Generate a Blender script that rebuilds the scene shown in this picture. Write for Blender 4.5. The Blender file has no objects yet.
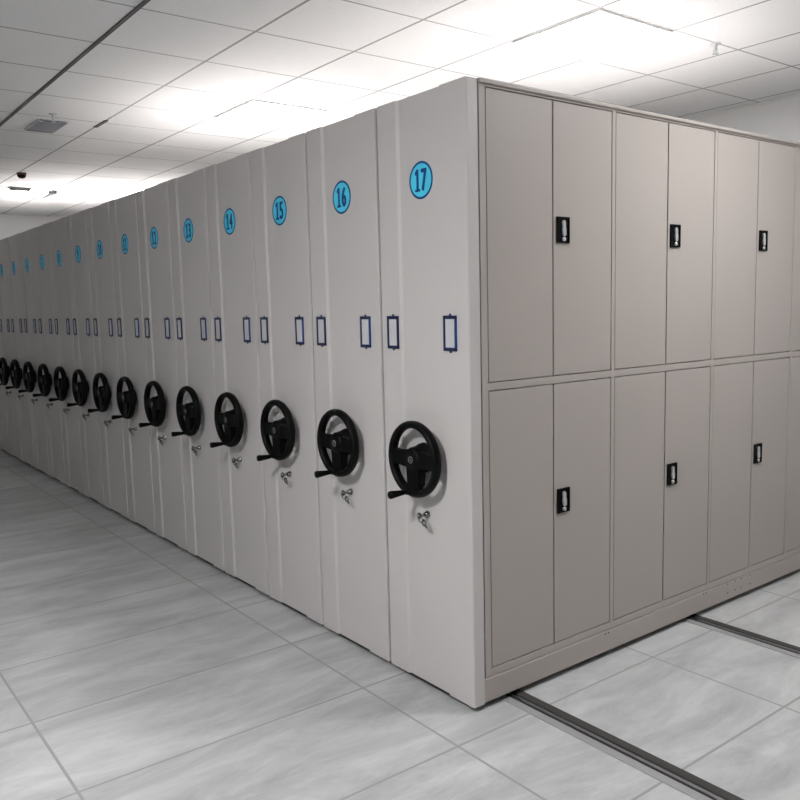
import bpy, bmesh, math, random
from mathutils import Vector, Matrix
S = bpy.context.scene
COL = bpy.data.collections.new('record_room'); S.collection.children.link(COL)
PI = math.pi
W = .5637            # pitch of the cabinets along X
H = 2.40             # height of the cabinets
ZC = 2.97            # ceiling height
ZF = -.025           # floor level; the cabinets stand a little clear of it on their carriages

# ------------------------------------------------------------ materials
def mat(name, color, rough=.5, metal=0., spec=.5, emit=None, strength=0., noise=0., nscale=40., coat=0.):
    m = bpy.data.materials.new(name); m.use_nodes = True
    nt = m.node_tree; b = nt.nodes['Principled BSDF']
    b.inputs['Base Color'].default_value = (*color, 1)
    b.inputs['Roughness'].default_value = rough
    b.inputs['Metallic'].default_value = metal
    b.inputs['Specular IOR Level'].default_value = spec
    b.inputs['Coat Weight'].default_value = coat
    if emit:
        b.inputs['Emission Color'].default_value = (*emit, 1)
        b.inputs['Emission Strength'].default_value = strength
    tc = nt.nodes.new('ShaderNodeTexCoord')
    n = nt.nodes.new('ShaderNodeTexNoise'); n.inputs['Scale'].default_value = nscale
    n.inputs['Detail'].default_value = 4
    nt.links.new(tc.outputs['Object'], n.inputs['Vector'])
    if noise:
        mx = nt.nodes.new('ShaderNodeMix'); mx.data_type = 'RGBA'
        mx.inputs['A'].default_value = (*[c*(1-noise) for c in color], 1)
        mx.inputs['B'].default_value = (*[min(1, c*(1+noise)) for c in color], 1)
        nt.links.new(n.outputs['Fac'], mx.inputs['Factor'])
        nt.links.new(mx.outputs['Result'], b.inputs['Base Color'])
        bp = nt.nodes.new('ShaderNodeBump'); bp.inputs['Strength'].default_value = .03
        bp.inputs['Distance'].default_value = .002
        nt.links.new(n.outputs['Fac'], bp.inputs['Height'])
        nt.links.new(bp.outputs['Normal'], b.inputs['Normal'])
    return m

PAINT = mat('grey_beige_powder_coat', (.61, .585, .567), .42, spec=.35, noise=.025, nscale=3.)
DOOR = mat('grey_beige_coat_shaded', (.455, .412, .378), .45, spec=.3, noise=.02, nscale=2.5)  # same coat as PAINT, darkened for the weaker light on the door side
DARK = mat('dark_steel_carriage', (.02, .02, .022), .7, noise=.1)
RUBBER = mat('dark_grey_rubber', (.05, .048, .046), .8, noise=.1)
BLACK = mat('black_plastic', (.002, .002, .0025), .5, spec=.14, noise=.1, nscale=120)
BLACKP = mat('black_handle_plate', (.002, .002, .002), .5, spec=.1, noise=.1)
CHROME = mat('chrome', (.26, .26, .27), .22, metal=1)
STEEL = mat('brushed_rail_steel', (.42, .42, .43), .35, metal=1., noise=.15, nscale=90)
ALU = mat('grey_aluminium_strip', (.40, .405, .41), .45, metal=.3, noise=.08, nscale=60)
SILVER = mat('pale_metal_lever', (.72, .72, .72), .3, metal=.6, noise=.03)
GREYM = mat('grey_emblem', (.14, .14, .15), .35, noise=.03)
CYAN = mat('cyan_sticker', (.085, .68, .93), .45, noise=.02)
BLUE = mat('dark_blue_ink', (.004, .065, .25), .45, noise=.02)
NAVY = mat('navy_plastic_frame', (.012, .022, .075), .4, noise=.05)
BLUEF = mat('bright_blue_film', (.012, .055, .22), .35, noise=.02)
CARD = mat('pale_label_card', (.62, .62, .63), .6, noise=.03)
LAMP = mat('lamp_diffuser', (.9, .9, .9), .5, emit=(.99, .985, 1.), strength=103.)
LAMP2 = mat('weaker_lamp_diffuser', (.9, .9, .9), .5, emit=(.99, .985, 1.), strength=64.)  # same kind of lamp as LAMP, emission turned down to balance the light
LAMP3 = mat('dim_lamp_diffuser', (.9, .9, .9), .5, emit=(.99, .985, 1.), strength=47.)
LAMP4 = mat('dimmest_lamp_diffuser', (.9, .9, .9), .5, emit=(.99, .985, 1.), strength=41.)
LAMPF = mat('lamp_frame_white', (.8, .8, .8), .4, noise=.02)
VENTM = mat('grey_vent_metal', (.50, .51, .54), .5, noise=.04)
VENTD = mat('vent_back_plate', (.34, .35, .37), .7, noise=.04)  # darker grey for the plate behind the slats
VENTE = mat('dark_vent_end', (.16, .16, .17), .6, noise=.04)
TRIMD = mat('dark_ceiling_track', (.06, .06, .06), .6, noise=.05)
WALL = mat('pale_grey_wall', (.76, .76, .755), .8, noise=.02, nscale=6)
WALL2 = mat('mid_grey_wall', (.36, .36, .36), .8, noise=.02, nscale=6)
BASEB = mat('grey_baseboard', (.30, .30, .30), .6, noise=.04)
REDM = mat('dull_red_plastic', (.10, .025, .03), .5, noise=.04)

def mnode(nt, op, a, b=None, c=None):
    n = nt.nodes.new('ShaderNodeMath'); n.operation = op
    for i, v in enumerate((a, b, c)):
        if v is None: continue
        if isinstance(v, (int, float)): n.inputs[i].default_value = v
        else: nt.links.new(v, n.inputs[i])
    return n.outputs[0]

def line_mask(nt, coord, phase, pitch, half):
    # 1 on a seam, 0 elsewhere
    t = mnode(nt, 'SUBTRACT', coord, phase)
    t = mnode(nt, 'DIVIDE', t, pitch)
    t = mnode(nt, 'ADD', t, .5)
    t = mnode(nt, 'FRACT', t)
    t = mnode(nt, 'SUBTRACT', t, .5)
    t = mnode(nt, 'ABSOLUTE', t)
    t = mnode(nt, 'MULTIPLY', t, pitch)
    return mnode(nt, 'LESS_THAN', t, half)

def floor_mat():
    m = bpy.data.materials.new('grey_stone_tiles'); m.use_nodes = True
    nt = m.node_tree; b = nt.nodes['Principled BSDF']; L = nt.links.new
    tc = nt.nodes.new('ShaderNodeTexCoord'); sp = nt.nodes.new('ShaderNodeSeparateXYZ')
    L(tc.outputs['Object'], sp.inputs[0])
    mp = nt.nodes.new('ShaderNodeMapping'); mp.inputs['Scale'].default_value = (2.6, .75, 1)
    mp.inputs['Rotation'].default_value = (0, 0, .16)
    L(tc.outputs['Object'], mp.inputs['Vector'])
    n1 = nt.nodes.new('ShaderNodeTexNoise'); n1.inputs['Scale'].default_value = 2.0
    n1.inputs['Detail'].default_value = 7; n1.inputs['Roughness'].default_value = .70
    n1.inputs['Distortion'].default_value = .5
    L(mp.outputs[0], n1.inputs['Vector'])
    r = nt.nodes.new('ShaderNodeValToRGB')
    r.color_ramp.elements[0].position = .30; r.color_ramp.elements[0].color = (.37, .375, .375, 1)
    r.color_ramp.elements[1].position = .72; r.color_ramp.elements[1].color = (.68, .685, .68, 1)
    L(n1.outputs['Fac'], r.inputs[0])
    # each tile a touch different
    def cell(c, phase, pitch):
        return mnode(nt, 'FLOOR', mnode(nt, 'DIVIDE', mnode(nt, 'SUBTRACT', c, phase), pitch))
    cb = nt.nodes.new('ShaderNodeCombineXYZ')
    L(cell(sp.outputs[0], .137, .606), cb.inputs[0]); L(cell(sp.outputs[1], -.209, 1.175), cb.inputs[1])
    wn = nt.nodes.new('ShaderNodeTexWhiteNoise'); L(cb.outputs[0], wn.inputs['Vector'])
    tone = mnode(nt, 'MULTIPLY_ADD', wn.outputs['Value'], .08, .95)
    mul = nt.nodes.new('ShaderNodeMix'); mul.data_type = 'RGBA'; mul.blend_type = 'MULTIPLY'
    mul.inputs['Factor'].default_value = 1
    L(r.outputs[0], mul.inputs['A']); L(tone, mul.inputs['B'])
    s = mnode(nt, 'MAXIMUM', line_mask(nt, sp.outputs[0], .137, .606, .0055),
              line_mask(nt, sp.outputs[1], -.209, 1.175, .0055))
    mx = nt.nodes.new('ShaderNodeMix'); mx.data_type = 'RGBA'
    mx.inputs['B'].default_value = (.34, .34, .335, 1)
    L(s, mx.inputs['Factor']); L(mul.outputs['Result'], mx.inputs['A'])
    L(mx.outputs['Result'], b.inputs['Base Color'])
    b.inputs['Roughness'].default_value = .36
    b.inputs['Specular IOR Level'].default_value = .4
    return m

def ceil_mat():
    m = bpy.data.materials.new('white_ceiling_tiles'); m.use_nodes = True
    nt = m.node_tree; b = nt.nodes['Principled BSDF']; L = nt.links.new
    tc = nt.nodes.new('ShaderNodeTexCoord'); sp = nt.nodes.new('ShaderNodeSeparateXYZ')
    L(tc.outputs['Object'], sp.inputs[0])
    n = nt.nodes.new('ShaderNodeTexNoise'); n.inputs['Scale'].default_value = 60; n.inputs['Detail'].default_value = 5
    L(tc.outputs['Object'], n.inputs['Vector'])
    base = nt.nodes.new('ShaderNodeMix'); base.data_type = 'RGBA'
    base.inputs['A'].default_value = (.80, .80, .795, 1); base.inputs['B'].default_value = (.89, .89, .885, 1)
    L(n.outputs['Fac'], base.inputs['Factor'])
    sy = line_mask(nt, sp.outputs[1], 0., .6, .008)      # main runners along X
    sx = line_mask(nt, sp.outputs[0], -.36, .6, .0065)    # cross runners
    m1 = nt.nodes.new('ShaderNodeMix'); m1.data_type = 'RGBA'; m1.inputs['B'].default_value = (.38, .38, .38, 1)
    L(sx, m1.inputs['Factor']); L(base.outputs['Result'], m1.inputs['A'])
    m2 = nt.nodes.new('ShaderNodeMix'); m2.data_type = 'RGBA'; m2.inputs['B'].default_value = (.30, .30, .30, 1)
    L(sy, m2.inputs['Factor']); L(m1.outputs['Result'], m2.inputs['A'])
    L(m2.outputs['Result'], b.inputs['Base Color'])
    b.inputs['Roughness'].default_value = .85
    bp = nt.nodes.new('ShaderNodeBump'); bp.inputs['Strength'].default_value = .15; bp.inputs['Distance'].default_value = .003
    L(n.outputs['Fac'], bp.inputs['Height']); L(bp.outputs['Normal'], b.inputs['Normal'])
    return m
FLOOR = floor_mat(); CEIL = ceil_mat()

# ------------------------------------------------------------ helpers
def box(bm, x0, x1, y0, y1, z0, z1, bev=0., mi=0, seg=1):
    r = bmesh.ops.create_cube(bm, size=1)
    vs = r['verts']
    for v in vs:
        v.co = Vector(((x0+x1)/2 + v.co.x*(x1-x0), (y0+y1)/2 + v.co.y*(y1-y0), (z0+z1)/2 + v.co.z*(z1-z0)))
    fs = {f for v in vs for f in v.link_faces}
    for f in fs: f.material_index = mi
    if bev:
        es = list({e for v in vs for e in v.link_edges})
        r2 = bmesh.ops.bevel(bm, geom=es, offset=bev, segments=seg, affect='EDGES', profile=.5)
        for f in r2['faces']: f.material_index = mi

def lathe(bm, prof, seg=24, mtx=None, mi=0):
    # prof: list of (radius, height) turned about local Z; capped
    mtx = mtx or Matrix()
    rings = []
    for r, h in prof:
        if r < 1e-6: rings.append([bm.verts.new(mtx @ Vector((0, 0, h)))])
        else: rings.append([bm.verts.new(mtx @ Vector((r*math.cos(2*PI*k/seg), r*math.sin(2*PI*k/seg), h))) for k in range(seg)])
    for a, b in zip(rings[:-1], rings[1:]):
        for k in range(seg):
            k2 = (k+1) % seg
            if len(a) == 1 and len(b) == 1: continue
            if len(a) == 1: f = bm.faces.new((a[0], b[k], b[k2]))
            elif len(b) == 1: f = bm.faces.new((a[k], a[k2], b[0]))
            else: f = bm.faces.new((a[k], a[k2], b[k2], b[k]))
            f.material_index = mi; f.smooth = True
    for ring in (rings[0], rings[-1]):
        if len(ring) > 1:
            f = bm.faces.new(ring); f.material_index = mi

def torus(bm, R, r, mtx=None, seg=48, sub=12, sy=1., mi=0):
    mtx = mtx or Matrix()
    vs = [[bm.verts.new(mtx @ Vector(((R + r*math.cos(2*PI*j/sub))*math.cos(2*PI*i/seg),
                                      (R + r*math.cos(2*PI*j/sub))*math.sin(2*PI*i/seg),
                                      r*sy*math.sin(2*PI*j/sub)))) for j in range(sub)] for i in range(seg)]
    for i in range(seg):
        for j in range(sub):
            f = bm.faces.new((vs[i][j], vs[(i+1) % seg][j], vs[(i+1) % seg][(j+1) % sub], vs[i][(j+1) % sub]))
            f.smooth = True; f.material_index = mi

def prism(bm, poly, z0, z1, mtx=None, mi=0):
    mtx = mtx or Matrix()
    a = [bm.verts.new(mtx @ Vector((x, y, z0))) for x, y in poly]
    b = [bm.verts.new(mtx @ Vector((x, y, z1))) for x, y in poly]
    n = len(poly)
    fs = [bm.faces.new(a), bm.faces.new(b)]
    for i in range(n):
        fs.append(bm.faces.new((a[i], a[(i+1) % n], b[(i+1) % n], b[i])))
    for f in fs: f.material_index = mi

def obj(name, bm, mats, parent=None, loc=None):
    bmesh.ops.recalc_face_normals(bm, faces=bm.faces[:])
    me = bpy.data.meshes.new(name); bm.to_mesh(me); bm.free()
    for m in (mats if isinstance(mats, (list, tuple)) else [mats]): me.materials.append(m)
    o = bpy.data.objects.new(name, me); COL.objects.link(o)
    if parent: o.parent = parent
    if loc: o.location = loc
    return o

def thing(name, label, cat, loc=(0, 0, 0), group=None):
    o = bpy.data.objects.new(name, None); o.empty_display_size = .1; COL.objects.link(o)
    o.location = loc; tag(o, label, cat, group); return o
def tag(o, label, cat, group=None):
    o['label'] = label; o['category'] = cat
    if group: o['group'] = group
    return o
def struct(name, bm, m):
    o = obj(name, bm, m); o['kind'] = 'structure'; return o
FRONT = Matrix.Rotation(PI/2, 4, 'X')     # local Z -> -Y (towards the aisle), local Y -> Z

# ------------------------------------------------------------ the room
X0, X1, Y0, Y1 = -10.2, 4.8, -4.2, 3.72
b = bmesh.new(); box(b, X0-.1, X1+.1, Y0-.1, Y1+.1, ZF-.1, ZF); struct('floor', b, FLOOR)
b = bmesh.new(); box(b, X0-.1, X1+.1, Y0-.1, Y1+.1, ZC, ZC+.1); struct('ceiling', b, CEIL)
b = bmesh.new(); box(b, X0-.1, X0, Y0-.1, Y1+.1, ZF, ZC); struct('wall_left', b, WALL)
b = bmesh.new(); box(b, X1, X1+.1, Y0-.1, Y1+.1, ZF, ZC); struct('wall_right', b, WALL2)
b = bmesh.new(); box(b, X0, X1, Y1, Y1+.1, ZF, ZC); struct('wall_back', b, WALL)
b = bmesh.new(); box(b, X0, X1, Y0-.1, Y0, ZF, ZC); struct('wall_front', b, WALL2)
b = bmesh.new(); box(b, X0, X1, Y1-.012, Y1, ZF, .08, .003); struct('baseboard_back', b, BASEB)
b = bmesh.new(); box(b, X0, X0+.012, Y0, Y1-.012, ZF, .08, .003); struct('baseboard_left', b, BASEB)
# wall angles where ceiling meets the walls
b = bmesh.new(); box(b, X0, X1, Y1-.012, Y1, ZC-.010, ZC, .002); struct('trim_1', b, LAMPF)
b = bmesh.new(); box(b, X0, X0+.025, Y0, Y1-.025, ZC-.022, ZC, .002); struct('trim_2', b, LAMPF)
# a dark runner left open in the ceiling grid, and a short dark stretch of another
b = bmesh.new(); box(b, X0+.1, X1-.1, -.612, -.590, ZC-.006, ZC+.002, .001); struct('trim_3', b, TRIMD)
b = bmesh.new(); box(b, -4.12, -3.86, -.014, .014, ZC-.006, ZC+.002, .001); struct('trim_4', b, TRIMD)

# ------------------------------------------------------------ floor rails
def rail(y, label):
    t = thing('floor_rail', label, 'rail', (0, y, ZF), 'steel rails set in the floor under the cabinets')
    xa, xb = X0+.5, 3.4
    b = bmesh.new()
    box(b, xa, xb, -.060, -.022, 0, .0035, .0008)
    box(b, xa, xb, .018, .055, 0, .0035, .0008, mi=1)
    obj('edge_strip', b, [ALU, RUBBER], t)
    b = bmesh.new(); box(b, xa, xb, -.022, .018, 0, .0015); obj('groove', b, DARK, t)
    b = bmesh.new(); box(b, xa, xb, -.010, .004, .0015, .0055, .0008); obj('running_bar', b, STEEL, t)
rail(.224, 'dark steel floor rail running out beneath the near front corner of the cabinets')
rail(1.500, 'dark steel floor rail running out beneath the middle of the row of lockers')
rail(2.781, 'dark steel floor rail beneath the far end of the row of lockers')

# ------------------------------------------------------------ one cabinet
PW = .5515
def end_panel_bm():
    b = bmesh.new()
    prof = [(0, .056), (0, .007), (-.002, .002), (-.007, 0), (-.148, 0), (-.158, .009), (-.410, .009), (-.422, 0),
            (-PW+.006, 0), (-PW+.001, .003), (-PW, .008), (-PW, .056)]
    prism(b, prof, -.003, H)
    return b
def hand_wheel(parent):
    cx, cz, d = -.284, .964, .060
    o = bmesh.new()
    M = FRONT
    torus(o, .1415, .0158, Matrix.Translation((0, 0, d)), 64, 14, 1.35)
    # spokes: left, right, down; flat arms widening towards hub and rim
    for ang in (PI, 0, -PI/2):
        R = Matrix.Rotation(ang, 4, 'Z')
        w0, w1 = .038, .030
        if ang == -PI/2: w0, w1 = .043, .036
        prism(o, [(0, -w0), (.05, -w0*.9), (.10, -w1), (.142, -w1*1.15), (.142, w1*1.15), (.10, w1), (.05, w0*.9), (0, w0)],
              d-.013, d+.011, R)
        prism(o, [(0, -w0*.9), (.05, -w0*.8), (.112, -w1*.7), (.112, w1*.7), (.05, w0*.8), (0, w0*.9)], d-.032, d-.012, R)
    lathe(o, [(.062, .004), (.060, .018), (.056, .02), (.052, d-.014), (.049, d-.010), (.050, d+.006), (.043, d+.017), (0, d+.020)], 28)
    w = obj('handwheel', o, BLACK, parent, (cx, .0085, cz))
    w.rotation_euler = (PI/2, 0, 0)
    # crank grip standing out of the rim at about seven o'clock
    a = math.radians(-107)
    hx, hz = .147*math.cos(a), .147*math.sin(a)
    g = bmesh.new()
    lathe(g, [(.012, d-.004), (.012, d+.014), (.008, d+.018), (.0105, d+.030), (.0135, d+.06), (.0165, d+.088), (.0155, d+.096), (0, d+.099)], 18,
          Matrix.Translation((hx, hz, 0)))
    obj('crank_handle', g, BLACK, w)
    c = bmesh.new()
    torus(c, .013, .0022, Matrix.Translation((0, 0, d+.019)), 28, 8)
    for ang in (PI/2, PI/2+2*PI/3, PI/2-2*PI/3):
        prism(c, [(0, -.002), (.012, -.001), (.012, .001), (0, .002)], d+.0175, d+.0205, Matrix.Rotation(ang, 4, 'Z'))
    box(c, -.008, .008, -.024, -.020, d+.015, d+.018)
    obj('hub_emblem', c, GREYM, w)['label'] = 'grey ring emblem on the hub'
    return w
def label_holder(parent, x, film):
    w, h, z = .076, .136, 1.472
    b = bmesh.new(); t = .0105
    box(b, x-w/2, x+w/2, -.007, 0, z+h/2-t*1.25, z+h/2, .0015)
    box(b, x-w/2, x+w/2, -.007, 0, z-h/2, z-h/2+t*1.25, .0015)
    box(b, x-w/2, x-w/2+t, -.007, 0, z-h/2+.002, z+h/2-.002, .0015)
    box(b, x+w/2-t, x+w/2, -.007, 0, z-h/2+.002, z+h/2-.002, .0015, mi=1 if film else 0)
    for s in (-1, 1):   # little screw ears
        lathe(b, [(.006, -.001), (.006, .003), (0, .004)], 12, Matrix.Translation((x, 0, z+s*(h/2+.002))) @ FRONT)
    f = obj('label_holder', b, [NAVY, BLUEF], parent)
    c = bmesh.new(); box(c, x-w/2+.005, x+w/2-.005, -.003, 0, z-h/2+.005, z+h/2-.005)
    obj('label_card', c, CARD, f)['label'] = 'blank pale card inside the frame'
def lock_set(parent):
    b = bmesh.new()
    M = Matrix.Translation((-.276, .008, .728)) @ FRONT
    lathe(b, [(.015, 0), (.015, .004), (.012, .007), (.011, .016), (0, .017)], 20, M)
    l = obj('lock_cylinder', b, CHROME, parent)
    k = bmesh.new()
    # key in the lock, its bow turned sideways, a ring and a second key hanging from it
    box(k, -.278, -.274, -.030, -.010, .722, .734, .0005)
    torus(k, .011, .0042, Matrix.Translation((-.276, -.038, .728)) @ Matrix.Rotation(.5, 4, 'Z') @ Matrix.Rotation(PI/2, 4, 'Y'), 20, 8)
    torus(k, .013, .0020, Matrix.Translation((-.268, -.038, .716)) @ Matrix.Rotation(.25, 4, 'Y') @ FRONT, 28, 6)
    M2 = Matrix.Translation((-.256, -.032, .706)) @ Matrix.Rotation(-.75, 4, 'Y') @ FRONT
    torus(k, .0105, .0048, M2 @ Matrix.Translation((0, -.004, 0)), 20, 8, .6)
    prism(k, [(-.005, -.012), (.005, -.012), (.005, -.028), (.001, -.031), (-.006, -.027), (-.003, -.024), (-.006, -.021)], -.0015, .0015, M2)
    obj('key', k, CHROME, l)['label'] = 'small chrome keys hanging from the lock'
def badge(parent, n):
    cx, cz, r = -.277, 2.070, .073
    b = bmesh.new()
    lathe(b, [(r, 0), (r, .0012)], 48)
    torus(b, r-.0045, .0045, Matrix.Translation((0, 0, .0012)), 48, 6, .15, mi=1)
    o = obj('number_badge', b, [CYAN, BLUE], parent, (cx, .009, cz)); o.rotation_euler = (PI/2, 0, 0)
    o['label'] = 'round cyan sticker with a dark blue ring'
    t = obj('number', bmesh.new(), BLUE, o)
    return o
CW, CH = .036, .086      # one digit
def digit_mesh(ch):
    b = bmesh.new()
    if ch == '1':         # a slab-footed one with a flag
        prism(b, [(-.0065, -CH/2), (.0065, -CH/2), (.0065, CH/2), (-.0065, CH/2)], .0015, .0024)
        prism(b, [(-.0060, CH/2), (-.0060, CH/2-.019), (-.0155, CH/2-.023), (-.0155, CH/2-.012)], .0015, .00235)
        prism(b, [(-.0155, -CH/2), (.0155, -CH/2), (.0155, -CH/2+.010), (-.0155, -CH/2+.010)], .0015, .00230)
        return b
    c = bpy.data.curves.new('digit', 'FONT'); c.body = ch; c.size = .1; c.extrude = .0005
    t = bpy.data.objects.new('digit', c); COL.objects.link(t)
    bpy.context.view_layer.update()
    me = bpy.data.meshes.new_from_object(t, depsgraph=bpy.context.evaluated_depsgraph_get())
    bpy.data.objects.remove(t); bpy.data.curves.remove(c)
    xs = [v.co.x for v in me.vertices]; ys = [v.co.y for v in me.vertices]
    ox, oy = (min(xs)+max(xs))/2, (min(ys)+max(ys))/2
    kx = (CW-.008)/(max(xs)-min(xs)); ky = (CH-.004)/(max(ys)-min(ys))
    # bold: slightly shifted layers of the same digit
    for k, (dx, dy) in enumerate(((0, 0), (-.004, 0), (.004, 0), (-.002, .002), (.002, -.002), (-.002, -.002), (.002, .002))):
        t2 = me.copy()
        for v in t2.vertices:
            v.co = Vector(((v.co.x-ox)*kx+dx, (v.co.y-oy)*ky+dy, v.co.z+.0019-.00005*k))
        b.from_mesh(t2); bpy.data.meshes.remove(t2)
    bpy.data.meshes.remove(me)
    return b
def number_mesh(n):
    b = bmesh.new(); txt = str(n)
    for i, ch in enumerate(txt):
        d = digit_mesh(ch); m2 = bpy.data.meshes.new('tmp'); d.to_mesh(m2); d.free()
        for v in m2.vertices: v.co.x += (i-(len(txt)-1)/2)*(CW+.004)
        b.from_mesh(m2); bpy.data.meshes.remove(m2)
    me = bpy.data.meshes.new('number'); b.to_mesh(me); b.free(); me.materials.append(BLUE)
    return me

def make_cabinet(last):
    t = bpy.data.objects.new('mobile_shelving_cabinet', None); COL.objects.link(t)
    obj('end_panel', end_panel_bm(), PAINT, t)
    b = bmesh.new()
    xr = -.050 if last else -.001
    box(b, -PW, xr, .060, 3.175, .10, H-.002, .002)
    if not last:      # shelf bays open along the side that faces the neighbour
        pass
    obj('body', b, PAINT, t)
    b = bmesh.new(); box(b, -PW+.03, -.05 if last else -.02, .014, 3.12, ZF+.0065, .0985, .002); obj('carriage', b, DARK, t)  # carriage's black face brought forward to stand in for shade under panel and beam
    b = bmesh.new(); box(b, -W+.0004, -PW-.0003, .040, .052, .0, H-.01)
    obj('seal_strip', b, RUBBER, t)
    hand_wheel(t)
    label_holder(t, -.468, False); label_holder(t, -.105, True)
    lock_set(t); badge(t, 0)
    return t
ORD = {17: 'nearest, at the right end of the row', 16: 'second from the right', 15: 'third from the right', 14: 'fourth from the right',
       13: 'fifth from the right', 12: 'sixth from the right', 11: 'seventh from the right', 10: 'eighth from the right',
       9: 'ninth from the right', 8: 'tenth from the right', 7: 'eleventh from the right', 6: 'twelfth from the right',
       5: 'thirteenth from the right', 4: 'fourteenth from the right', 3: 'third from the far end wall', 2: 'second from the far end wall',
       1: 'last one by the far end wall'}
def dress(t, n):
    t.location = (-(17-n)*W, 0, 0)
    tag(t, 'shelving cabinet with blue number %d badge, %s' % (n, ORD[n]), 'shelving cabinet',
        'mobile shelving cabinets in a row')
    for ch in t.children:
        if ch.name.startswith('number_badge'):
            for g in ch.children: g.data = number_mesh(n)
def copy_tree(o, parent=None):
    c = o.copy(); COL.objects.link(c)
    if parent: c.parent = parent
    for ch in list(o.children): copy_tree(ch, c)
    return c
proto = make_cabinet(False); dress(proto, 16)
for n in range(15, 0, -1):
    dress(copy_tree(proto), n)

# ---- number 17, with the lockers' doors along its open side
last = make_cabinet(True); dress(last, 17)
last['label'] = 'nearest grey beige shelving cabinet, number 17, its long side full of locker doors'
edges = [(.099, .464, .832), (.860, 1.236, 1.608), (1.634, 2.010, 2.382), (2.408, 2.784, 3.156)]
b = bmesh.new()
stiles = [(.064, .096), (.835, .857), (1.611, 1.631), (2.385, 2.405), (3.159, 3.175)]
for y0, y1 in stiles: box(b, -.024, 0, y0, y1, .102, 2.378, .0012)
for z0, z1 in ((.102, .133), (1.249, 1.278), (2.378, 2.398)):
    box(b, -.024, -.0004, .064, 3.175, z0, z1, .0012)
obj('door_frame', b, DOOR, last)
b = bmesh.new(); box(b, -.03, .0015, .0575, 3.176, .002, .099, .003); obj('base_beam', b, DOOR, last)
b = bmesh.new(); box(b, -.024, .010, .058, 3.18, 2.386, 2.402, .003); obj('top_moulding', b, DOOR, last)
b = bmesh.new()
for y in (.800, .822, 1.578, 1.60, 1.80, 1.875, 1.93, 2.02):
    for z in ((.088,) if y < 1.7 else (.088, .04)):
        lathe(b, [(.0035, 0), (.0035, .0015), (0, .002)], 10, Matrix.Translation((.0014, y, z)) @ Matrix.Rotation(PI/2, 4, 'Y'))
obj('screw', b, RUBBER, last)

hb = bmesh.new()
# plate with rim, a recess, a pale lever and a key cylinder; local X across, Y up, Z out
box(hb, -.038, .038, -.052, .052, 0, .004, .002)
for (x0, x1, y0, y1) in ((-.038, -.031, -.052, .052), (.031, .038, -.052, .052), (-.038, .038, .045, .052), (-.038, .038, -.052, -.045)):
    box(hb, x0, x1, y0, y1, .002, .008, .001)
prism(hb, [(-.007, .030), (-.003, .038), (.005, .038), (.010, .030), (.010, .012), (.013, .002), (.013, -.020), (.006, -.026),
           (-.002, -.024), (-.004, -.016), (-.007, -.002), (-.005, .012)], .003, .011, mi=1)
lathe(hb, [(.009, .003), (.009, .010), (.006, .012), (0, .012)], 20, Matrix.Translation((.003, -.037, 0)), mi=1)
bmesh.ops.recalc_face_normals(hb, faces=hb.faces[:])
HME = bpy.data.meshes.new('door_handle'); hb.to_mesh(HME); hb.free()
HME.materials.append(BLACKP); HME.materials.append(SILVER)
HM = Matrix(((0, 0, 1, 0), (1, 0, 0, 0), (0, 1, 0, 0), (0, 0, 0, 1)))
for y0, ym, y1 in edges:
    for z0, z1, hz in ((.136, 1.246, .751), (1.281, 2.375, 1.872)):
        for a, c, right in ((y0, ym-.003, False), (ym+.003, y1, True)):
            b = bmesh.new()
            box(b, -.020, -.0015, a+.001, c-.001, z0+.001, z1-.001, .0018, seg=2)
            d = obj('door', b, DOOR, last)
            if right:
                h = bpy.data.objects.new('door_handle', HME); COL.objects.link(h); h.parent = d
                h.matrix_local = Matrix.Translation((-.0016, ym+.0555, hz)) @ HM
                h['label'] = 'black pull plate with a pale lever and key hole'

# ------------------------------------------------------------ ceiling fittings
def panel_light(x, y, label, lm):
    t = thing('ceiling_light', label, 'ceiling light', (x, y, ZC), 'square panel lights in the ceiling')
    b = bmesh.new(); s = .292
    for (x0, x1, y0, y1) in ((-s, s, -s, -s+.018), (-s, s, s-.018, s), (-s, -s+.018, -s+.018, s-.018), (s-.018, s, -s+.018, s-.018)):
        box(b, x0, x1, y0, y1, -.010, .001, .001)
    obj('frame', b, LAMPF, t)
    b = bmesh.new(); box(b, -s+.018, s-.018, -s+.018, s-.018, -.006, .001); obj('diffuser', b, lm, t)
    return t
LIGHTS = [(.54, -2.7, 'square ceiling light above the aisle in front of the cabinets', LAMP),
          (-.66, 1.5, 'square ceiling light above the near cabinets', LAMP3),
          (-3.06, .9, 'glaring square ceiling light above the middle of the row of cabinets', LAMP2),
          (-7.86, .3, 'square ceiling light with dark edge clips near the far end of the row', LAMP3),
          (-7.26, 1.5, 'glaring square ceiling light above the far cabinets', LAMP3),
          (1.14, 1.5, 'square ceiling light above the floor beside the lockers', LAMP4)]
for a in LIGHTS: panel_light(*a)

def sprinkler(x, y, label):
    b = bmesh.new()
    M = Matrix.Translation((x, y, ZC)) @ Matrix.Rotation(PI, 4, 'X') @ Matrix.Diagonal((.85, .85, .85, 1))
    lathe(b, [(.034, -.001), (.034, .004), (.016, .010), (.010, .012), (.010, .034), (.006, .038), (.005, .050), (0, .051)], 20, M)
    for s in (-1, 1):
        prism(b, [(s*.008, .030), (s*.016, .040), (s*.010, .062), (s*.007, .062), (s*.012, .041), (s*.005, .032)], -.002, .002,
              M @ Matrix.Rotation(PI/2, 4, 'X'))
    lathe(b, [(.020, .062), (.021, .064), (.006, .066)], 16, M)
    return tag(obj('fire_sprinkler', b, VENTM), label, 'sprinkler', 'fire sprinklers under the ceiling')
sprinkler(-.37, 2.19, 'small grey fire sprinkler under the ceiling above the lockers')
sprinkler(-3.86, -.37, 'small grey fire sprinkler under the ceiling beside the air vent')
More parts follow.
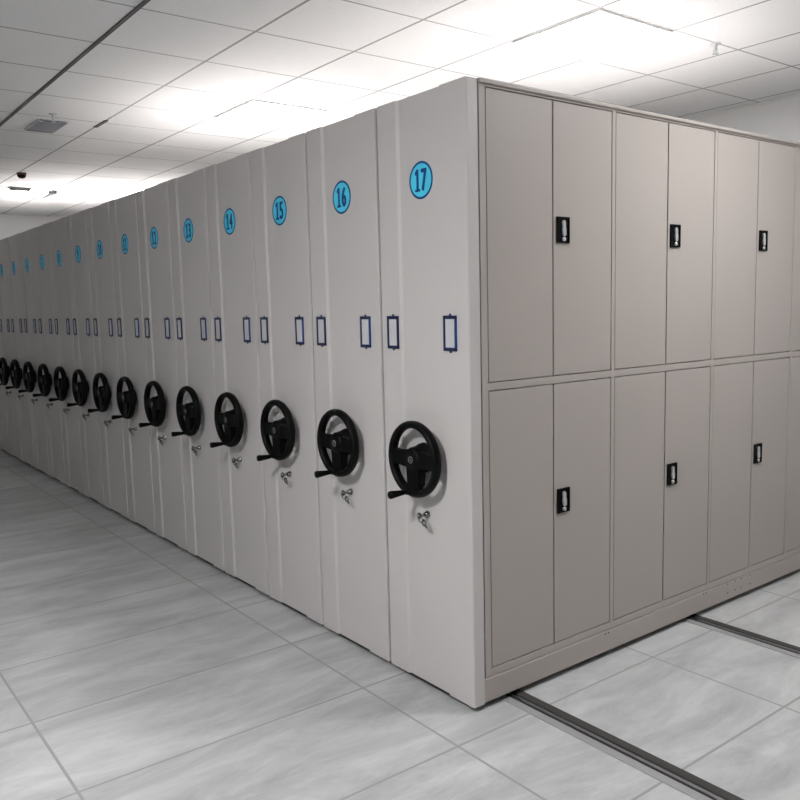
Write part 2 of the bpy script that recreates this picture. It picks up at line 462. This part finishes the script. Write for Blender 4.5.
# air vent
t = thing('ceiling_vent', 'grey rectangular air vent with slats in the ceiling at upper left', 'vent', (-4.265, -.315, ZC))
b = bmesh.new()
for (x0, x1, y0, y1) in ((-.20, .20, -.105, -.093), (-.20, .20, .093, .105), (-.20, -.172, -.093, .093), (.172, .20, -.093, .093)):
    box(b, x0, x1, y0, y1, -.010, .001, .001, mi=1 if x1-x0 < .1 else 0)
obj('frame', b, [VENTM, VENTE], t)
b = bmesh.new(); box(b, -.182, .182, -.093, .093, -.002, .001); obj('backing', b, VENTD, t)
b = bmesh.new()
for i in range(9):
    y = -.080 + i*.020
    prism(b, [(y-.007, -.003), (y+.004, -.010), (y+.006, -.009), (y-.005, -.002)], -.178, .178,
          Matrix(((0, 0, 1, 0), (1, 0, 0, 0), (0, 1, 0, 0), (0, 0, 0, 1))))
obj('slats', b, VENTM, t)
# small dark dome detector
b = bmesh.new()
lathe(b, [(.045, -.001), (.045, .010), (.042, .022)], 24, Matrix.Translation((-6.52, .03, ZC)) @ Matrix.Rotation(PI, 4, 'X'), mi=1)
lathe(b, [(.041, .022), (.038, .036), (.026, .050), (0, .056)], 24, Matrix.Translation((-6.52, .03, ZC)) @ Matrix.Rotation(PI, 4, 'X'))
tag(obj('ceiling_sensor', b, [BLACK, REDM]), 'small black dome sensor under the ceiling at the far left', 'sensor')
# dark clips at two corners of the far light
for x, y, l in ((-7.53, .24, 'dark wedge clip at the near edge of the far square ceiling light'),
                (-7.80, .60, 'dark wedge clip at the far edge of the far square ceiling light')):
    b = bmesh.new()
    prism(b, [(-.06, -.11), (.06, -.11), (.03, .11), (-.02, .11)] if y < .5 else [(-.22, -.012), (.22, -.045), (.22, .045), (-.22, .012)],
          -.034, .0, Matrix.Translation((x, y, ZC)))
    tag(obj('light_clip', b, TRIMD), l, 'clip', 'dark clips beside the far ceiling light')

# ------------------------------------------------------------ world, camera, colour
w = bpy.data.worlds.new('dim_room'); S.world = w; w.use_nodes = True
w.node_tree.nodes['Background'].inputs[0].default_value = (.5, .5, .5, 1)
w.node_tree.nodes['Background'].inputs[1].default_value = .0
cam = bpy.data.cameras.new('camera'); co = bpy.data.objects.new('camera', cam); COL.objects.link(co); S.camera = co
cam.sensor_width = 36; cam.lens = 36*819.7/800; cam.clip_start = .05
yaw, pit, rol = 2.48973049, -.114347615, -.0244374746
F = Vector((math.cos(yaw)*math.cos(pit), math.sin(yaw)*math.cos(pit), math.sin(pit)))
R = F.cross(Vector((0, 0, 1))).normalized(); U = R.cross(F)
R2 = R*math.cos(rol) + U*math.sin(rol); U2 = -R*math.sin(rol) + U*math.cos(rol)
m = Matrix((R2, U2, -F)).transposed().to_4x4()
m.translation = Vector((2.28105, -2.07354, 1.58161)); co.matrix_world = m
S.view_settings.view_transform = 'Standard'; S.view_settings.look = 'None'
S.view_settings.gamma = 1; S.view_settings.use_curve_mapping = False
S.view_settings.exposure = .12
